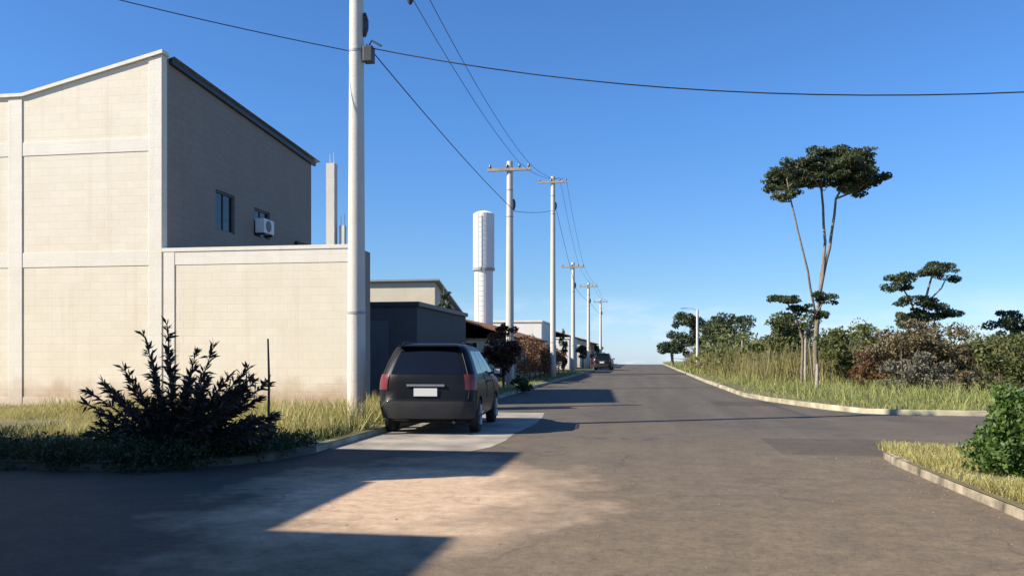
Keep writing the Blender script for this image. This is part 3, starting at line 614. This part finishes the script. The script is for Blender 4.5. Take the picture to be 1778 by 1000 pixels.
tree('dark_shrub', 'dark olive shrub between the tan reeds and umbrella tree', 'shrub', B, [([(0, 0, -.1), r_(1345, 590)], .1, .05)], [cl(1330, 575, 42, 28), cl(1370, 570, 40, 26), cl(1345, 600, 60, 34), cl(1400, 590, 40, 34)], 5500, .27, 'lf_ol', 'bark', 8, .42, seed=14)
# nearer thicket
D = 33.; bx_, by_ = P(1600, D); B = (bx_, by_, .1)
tree('thicket_bush', 'large rounded dry brown thicket on the right verge', 'bush', B, [([(i * .4 - .8, 0, -.1), (i * .5 - 1, .1, 1.0), (i * .8 - 1.6, .2, 2.0)], .04, .015) for i in range(5)],
     [cl(1535, 610, 45, 35), cl(1590, 590, 60, 34, .6), cl(1650, 600, 50, 38), cl(1600, 630, 90, 42), cl(1680, 635, 45, 40)], 12000, .16, 'lf_br', 'darkbark', 14, .4, seed=15)
D = 30.; bx_, by_ = P(1588, D); B = (bx_, by_, .1)
tree('dry_brush', 'pale grey dry brush heap in front of the brown thicket', 'brush heap', B, [([(i * .25 - .6, 0, -.05), (i * .3 - .75, .05, .6), (i * .42 - 1.1, 0, 1.15)], .02, .006) for i in range(6)],
     [cl(1560, 640, 36, 20), cl(1600, 632, 42, 22), cl(1640, 645, 34, 20), cl(1595, 660, 60, 16)], 3200, .13, 'lf_gy', 'wood', 9, .38, seed=16)
D = 31.; bx_, by_ = P(1505, D); B = (bx_, by_, .1)
tree('rusty_shrub', 'small rusty orange shrub left of the grey brush heap', 'shrub', B, [([(0, 0, -.1), r_(1508, 640)], .03, .015)], [cl(1502, 628, 20, 20), cl(1520, 645, 22, 18), cl(1495, 650, 20, 18)], 1300, .13, 'lf_or', 'darkbark', 8, .42, seed=17)
D = 36.; bx_, by_ = P(1475, D); B = (bx_, by_, .1)
tree('olive_bush', 'olive bush filling the gap left of the brown thicket', 'bush', B, [([(0, 0, -.1), r_(1478, 620)], .05, .02)], [cl(1455, 600, 36, 30), cl(1500, 585, 36, 28), cl(1478, 630, 50, 30)], 3000, .18, 'lf_ol', 'bark', 9, .4, seed=18)
D = 27.; bx_, by_ = P(1735, D); B = (bx_, by_, .1)
tree('scrub_bush', 'tall yellowish scrub bush at the right edge behind the side street', 'bush', B, [([(0, 0, -.1), r_(1735, 640), r_(1730, 590)], .04, .015), ([(.2, .1, -.1), r_(1765, 640), r_(1780, 590)], .04, .015)], [cl(1725, 610, 34, 40), cl(1770, 600, 40, 44), cl(1745, 650, 60, 40), cl(1790, 650, 40, 44)], 4200, .15, 'lf_ol', 'darkbark', 10, .38, seed=19)
D = 29.; bx_, by_ = P(1690, D); B = (bx_, by_, .1)
tree('rusty_shrub', 'low reddish dry shrub near the right edge above the kerb', 'shrub', B, [([(0, 0, -.1), r_(1690, 660)], .03, .015)], [cl(1690, 660, 30, 22), cl(1715, 668, 22, 20), cl(1668, 668, 24, 18)], 1500, .12, 'lf_br', 'darkbark', 8, .42, seed=20)
# far-off wood behind it all: one mass
cls = []
for i in range(110):
    d = rng.uniform(50, 110); px = rng.uniform(1215 if d < 85 else 1185, 2000); x, y = P(px, d); h = rng.uniform(1.5, 2.5) * (d / 70) ** .5
    cls.append((x, y, h * .55 + .3, rng.uniform(2, 4), rng.uniform(2, 4), h))
o = quads('scrubland', leaf_quads(sub(cls, 8, .42, 30), 60000, .3), M['lf_ol']); tag(o, 'distant scrub and low wood behind the right verge', 'scrub', kind='stuff')
# fresh green bush by the near right corner
D = 9.2; bx_, by_ = P(1750, D); B = (bx_, by_, .1)
st = [([(0, 0, -.05), (random.uniform(-.12, .2), random.uniform(-.15, .15), .3), (random.uniform(-.15, .35), random.uniform(-.2, .2), .52)], .012, .005) for _ in range(8)]
tree('green_bush', 'bright green leafy bush on the near right corner', 'bush', B, st, [(-.05, 0, .35, .3, .35, .34), (.2, .1, .45, .34, .36, .4), (.05, -.1, .62, .24, .26, .24), (.42, 0, .35, .3, .3, .32), (-.1, .1, .2, .3, .3, .24), (.15, -.1, .22, .45, .35, .26), (.15, 0, .7, .34, .3, .3), (.5, .1, .6, .35, .35, .4)], 13000, .07, 'lf_gr', 'darkbark', 14, .5, seed=21, up=.4)

# left of the street
x, y = P(772, 36); tree('conical_tree', 'dark pointed evergreen beside the cream fronted house', 'tree', (x, y, .1), [([(0, 0, -.1), (0, 0, 3.4)], .12, .03)],
     [(0, 0, .9, .75, .75, .7), (0, 0, 1.7, .7, .7, .7), (0, 0, 2.5, .6, .6, .7), (0, 0, 3.3, .42, .42, .6), (0, 0, 3.95, .25, .25, .4)], 3600, .16, 'lf_dk', 'bark', 9, .4, seed=22)
x, y = P(874, 33.2); tree('street_tree', 'small dark red leaved street tree beyond the parked car', 'tree', (x, y, .1), [([(0, 0, -.1), (.03, 0, 1.0), (.1, 0, 1.7)], .06, .03), ([(.03, 0, 1.0), (-.3, 0, 1.7)], .035, .02)],
     [(0, 0, 1.75, .7, .7, .6), (-.45, .1, 1.4, .5, .5, .45), (.35, -.1, 1.4, .5, .5, .5), (.1, 0, 2.3, .4, .4, .4), (0, 0, .9, .5, .5, .5)], 5000, .13, 'lf_rd', 'darkbark', 9, .4, seed=23)
x, y = P(906, 31.5); tree('kerb_shrub', 'low dark shrub on the pavement in the building shadow', 'shrub', (x, y, .1), [([(0, 0, -.1), (0, 0, .3)], .03, .015)], [(0, 0, .28, .45, .4, .28), (.25, 0, .2, .3, .3, .22), (-.2, 0, .4, .25, .25, .25)], 1100, .1, 'lf_dk', 'darkbark', 7, .45, seed=24)
x, y = P(978, 72); tree('cypress', 'slim dark cypress standing before the white box house', 'tree', (x, y, .1), [([(0, 0, -.1), (0, 0, 2.8)], .1, .03)], [(0, 0, 1.0, .5, .5, .9), (0, 0, 2.0, .45, .45, .9), (0, 0, 3.0, .28, .28, .7)], 1800, .16, 'lf_dk', 'bark', 8, .42, seed=25)
tree('hedge', 'rusty orange brown hedge running along the pavement past the second pole', 'hedge', (-6.0, 42, .1), [([(0, i * 2.2, -.1), (.05, i * 2.2, 1.4)], .04, .02) for i in range(9)],
     [(random.uniform(-.2, .2), i * 1.0, 1.35 - .02 * i, .6, .75, 1.15 - .025 * i) for i in range(19)], 9000, .14, 'lf_or', 'darkbark', 6, .45, seed=26)
for px, d, s, l in ((1012, 90, .9, 'small round green tree near the far white house'), (1036, 125, 1.1, 'farthest tiny tree on the left of the crest')):
    x, y = P(px, d); tree('round_tree', l, 'tree', (x, y, .1), [([(0, 0, -.1), (0, 0, 1.6)], .1, .05)], [(0, 0, 2.0 * s, 1.0 * s, 1.0 * s, .8 * s), (.5, 0, 1.5 * s, .7 * s, .7 * s, .6 * s)], 1500, .22, 'lf_dk', 'bark', 8, .42, seed=27)

# purple spiky shrub in front of the yard wall
D = 10.9; bx_, by_ = P(305, D); B = (bx_, by_, .08); t = thing('purple_shrub', 'dark purple spiky shrub in shade before the cream wall', 'shrub', B)
stems = MB(); Q = []
tops = [(145, 700, 0), (180, 665, .2), (215, 640, -.2), (248, 575, .1), (290, 562, 0), (265, 640, -.3), (330, 650, .2), (372, 600, 0), (352, 690, -.4), (400, 650, .2), (430, 640, -.1), (455, 690, .1), (480, 725, 0), (230, 720, -.4), (300, 690, -.4), (410, 710, -.3), (170, 735, -.2), (270, 680, .5), (340, 610, .4), (440, 745, -.3),
        (200, 690, .3), (385, 670, .4), (320, 730, -.5), (250, 745, -.4), (465, 760, .1), (150, 755, 0), (360, 745, -.5), (420, 675, .45), (290, 610, .3)]
tops += [(random.uniform(150, 480), random.uniform(655, 785), random.uniform(-.6, .6)) for _ in range(34)]
for px, py, dd in tops:
    e = Vector(r_(px, py, dd)); s = Vector((e.x * .12, e.y * .12, -.02)); mid = s.lerp(e, .5) + Vector((-e.x * .08, 0, .1)); pts = []
    for i in range(9):
        u = i / 8; pts.append(s * (1 - u) ** 2 + mid * 2 * u * (1 - u) + e * u * u)
    stems.tube(pts, [.016 - .011 * i / 8 for i in range(9)], 6)
    for i in range(150):
        u = random.uniform(.14, 1); p = s * (1 - u) ** 2 + mid * 2 * u * (1 - u) + e * u * u; tg = ((mid - s) * (1 - u) + (e - mid) * u).normalized()
        d = (tg * random.uniform(.5, 1.3) + Vector((random.gauss(0, .6), random.gauss(0, .6), random.gauss(.1, .45)))).normalized(); ln = random.uniform(.09, .22) * (1.15 - .35 * u); wd = ln * .11
        sd = d.cross(Vector((random.gauss(0, 1), random.gauss(0, 1), random.gauss(0, 1)))).normalized()
        Q.append([p, p + d * ln * .45 + sd * wd, p + d * ln + Vector((0, 0, -.02)), p + d * ln * .45 - sd * wd])
stems.build('stems', M['darkbark'], t, 60); quads('leaves', np.array([[list(v) for v in q] for q in Q]), M['lf_pu'], t)
x, y = P(466, 11.2); stk = MB().tube([(0, 0, -.1), (.01, 0, 1.0), (-.01, .01, ZP(588, 11.2) - .1)], [.02, .016, .012], 7).build('garden_stake', M['darkbark']); stk.location = (x, y, .1)
tag(stk, 'thin dark upright stake right of the purple shrub', 'stake')
# posts on the right verge
x, y = P(1211, 71); t = thing('street_lamp', 'slim pale street lamp post on the right verge before dark trees', 'street lamp', (x, y, .1)); z = ZP(540, 71)
MB().tube([(0, 0, -.1), (0, 0, z)], [.13, .1], 10).build('post', M['concrete'], t, 40); MB().tube([(0, 0, z - .1), (-.4, 0, z + .12), (-1.0, 0, z + .15)], .03, 6).build('arm', M['band'], t, 40); MB().box(-1.4, -.95, -.1, .1, z + .1, z + .2).build('lamp_head', M['band'], t, None, .02)
for px, d, h, l in ((1398, 39, 2.6, 'leaning pale wooden post under the small sparse tree'), (1288, 60, 2.4, 'pale wooden post among the tan reeds'), (1418, 31, 1.0, 'short stub of a post in the verge grass')):
    x, y = P(px, d); o = MB().tube([(0, 0, -.1), (.03, 0, h)], [.07, .055], 8).build('wooden_post', M['wood'], None, 50); o.location = (x, y, .1); tag(o, l, 'post')

# ------------------------------------------------------------------ grass
def blades(xy, h, w, lean=.5, z=.1, flop=.35):
    n = len(xy); h = h * rng.uniform(.45, 1.3, n); a = rng.uniform(0, 2 * np.pi, n); s = np.stack([np.cos(a), np.sin(a)], 1) * (w * rng.uniform(.6, 1.3, n))[:, None]
    l = rng.normal(size=(n, 2)) * (h * lean)[:, None]; zb = np.array([zf(v) for v in xy[:, 1]]) + z
    q = np.zeros((n, 4, 3)); q[:, 0, :2] = xy - s; q[:, 1, :2] = xy + s; q[:, 2, :2] = xy + l + s * .25; q[:, 3, :2] = xy + l - s * .25
    q[:, 0, 2] = q[:, 1, 2] = zb - .01; q[:, 2, 2] = q[:, 3, 2] = zb + h; return q
def patch(n, x0, x1, y0, y1, power=1, keep=None, freq=.6, thr=.35):
    y = y0 + (y1 - y0) * rng.random(n) ** power; x = x0 + (x1 - x0) * rng.random(n)
    f = .5 + .25 * np.sin(x * freq * 2.1 + 1.3 * np.sin(y * freq * 1.7)) + .25 * np.sin(y * freq * 2.7 + 1.1 * np.sin(x * freq * 1.9 + 2)); k = rng.random(n) < np.clip((f - thr + .35) * 1.4, .12, 1)
    if keep is not None: k &= keep(x, y)
    return np.stack([x, y], 1)[k], f[k]
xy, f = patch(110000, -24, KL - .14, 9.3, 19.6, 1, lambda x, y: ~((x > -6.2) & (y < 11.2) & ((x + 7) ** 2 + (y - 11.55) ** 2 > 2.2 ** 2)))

edge_ = 12.6 + .9 * np.sin(xy[:, 0] * .9) + .5 * np.sin(xy[:, 0] * 2.3 + 1) + rng.normal(size=len(xy)) * .45; gm_ = xy[:, 1] < edge_  # near part of the lot: building shade painted into the plant colour
tag(quads('weeds', blades(xy[gm_], (.06 + .1 * f)[gm_], .009), M['gr_shade']), 'low green weeds with shade painted into their colour along the left corner kerb around the purple shrub', 'weeds', kind='stuff')
xy, f = xy[~gm_], f[~gm_]; q1 = blades(xy, .04 + .09 * f, .006); xy, f = patch(6000, -14, -5.0, 16.8, 19.6, 1, None, 1.1, .55); q2 = blades(xy, .12 + .22 * f, .009, .35)
xy, f = patch(5000, -6.9, -4.85, 12.4, 19.5, 1, None, 1.5, .5); q3 = blades(xy, .18 + .3 * f, .009, .4)
tag(quads('lawn_grass', np.concatenate([q1, q2, q3]), M['gr_yl']), 'rough yellow green grass of the lot before the cream wall', 'grass', kind='stuff')
eRx = np.array([p[1] for p in eR[3:]]); eRv = np.array([p[0] for p in eR[3:]])
inside = lambda x, y: x > np.interp(y, eRx, eRv) + .16
xy, f = patch(90000, 3.4, 30, 21.1, 70, 1.6, lambda x, y: inside(x, y) & (y > 21.05 + .06 * np.clip(x - 8, 0, 99))); q1 = blades(xy, .07 + .12 * f, .010)
xy, f = patch(16000, 3.6, 16, 23, 60, 1.4, lambda x, y: inside(x - .8, y), .8, .62); q2 = blades(xy, .25 + .25 * f, .014, .4)
xy, f = patch(20000, 3.4, 14, 60, 150, 1.2, inside); q3 = blades(xy, .3 + .15 * f, .035)
tag(quads('verge_grass', np.concatenate([q1, q2, q3]), M['gr_gn']), 'green and straw grass of the verge beyond the side street', 'grass', kind='stuff')
xy, f = patch(90000, 3.26, 9, 6.5, 13.2, 1, lambda x, y: y < 12.45 + .2 * (x - 3.3), 1.2, .4); tag(quads('corner_grass', blades(xy, .035 + .075 * f, .006), M['gr_yl']), 'short dry grass on the near right corner', 'grass', kind='stuff')
pts = []
for cx_, cy_, rx, ry, n in ((*P(1300, 66), 5, 9, 9000), (*P(1345, 58), 4, 6, 5000), (*P(1225, 82), 3.5, 10, 5000), (*P(1560, 40), 6, 3, 3000), (*P(1700, 36), 5, 3, 3000), (*P(1440, 44), 4, 5, 5000)):
    v = rng.normal(size=(n, 2)) * .5; pts.append(np.stack([cx_ + v[:, 0] * rx, cy_ + v[:, 1] * ry], 1))
xy = np.concatenate(pts); xy = xy[xy[:, 0] > 4.2]; tag(quads('reeds', blades(xy, 1.75 * (.35 + .65 * (.5 + .25 * np.sin(xy[:, 0] * 1.3 + np.sin(xy[:, 1])) + .25 * np.sin(xy[:, 1] * .8 + 2 * np.sin(xy[:, 0] * .6)))), .022, .16), M['gr_tan']), 'tall tan dry reeds and grass between the bushes', 'reeds', kind='stuff')
xy, f = patch(9000, -6.9, KL - .14, 19.8, 70, 1.5); tag(quads('pavement_grass', blades(xy, .06 + .1 * f, .012), M['gr_gn']), 'patchy grass along the left pavement strip', 'grass', kind='stuff')

# loose pebbles and grit along the edges of the road
V = MB(); spots = [(random.uniform(-4.6, 3.1), random.uniform(5.5, 16)) for _ in range(160)] + [(KR - random.expovariate(4) - .05, random.uniform(5, 12)) for _ in range(160)] + [(KL + random.expovariate(4) + .05, random.uniform(12.6, 26)) for _ in range(120)]
for x, y in spots:
    r0 = random.uniform(.004, .014); a0 = random.uniform(0, 6.28)
    ring_ = [(x + r0 * random.uniform(.7, 1.3) * math.cos(a0 + k * 1.05), y + r0 * random.uniform(.7, 1.3) * math.sin(a0 + k * 1.05), .001) for k in range(6)]
    V.add(ring_ + [(x + r0 * .2, y, r0 * .8)], [(k, (k + 1) % 6, 6) for k in range(6)])
tag(V.build('pebbles', M['pebble']), 'loose brownish pebbles scattered over the road edges', 'pebbles', kind='stuff')

# creeping weeds over the left corner kerb, shade painted into their leaf colour
cw = []
for i in range(150):
    if i < 90:
        a_ = random.random(); x = -14 + 8.6 * a_; y = 9.22 + random.expovariate(2.0)
    else:
        an = R(random.uniform(-90, -5)); x = -7 + 2.3 * math.cos(an) - random.expovariate(2.5); y = 11.55 + 2.3 * math.sin(an) + random.expovariate(3.5)
    r0 = random.uniform(.12, .34); cw.append((x, y, .1 + r0 * .25, r0, r0, r0 * random.uniform(.45, .9)))
tag(quads('shade_tinted_weeds', leaf_quads(cw, 26000, .055, up=.3), M['lf_shade']), 'leafy weeds with painted-in shade creeping over the corner kerb under the purple shrub', 'weeds', kind='stuff')
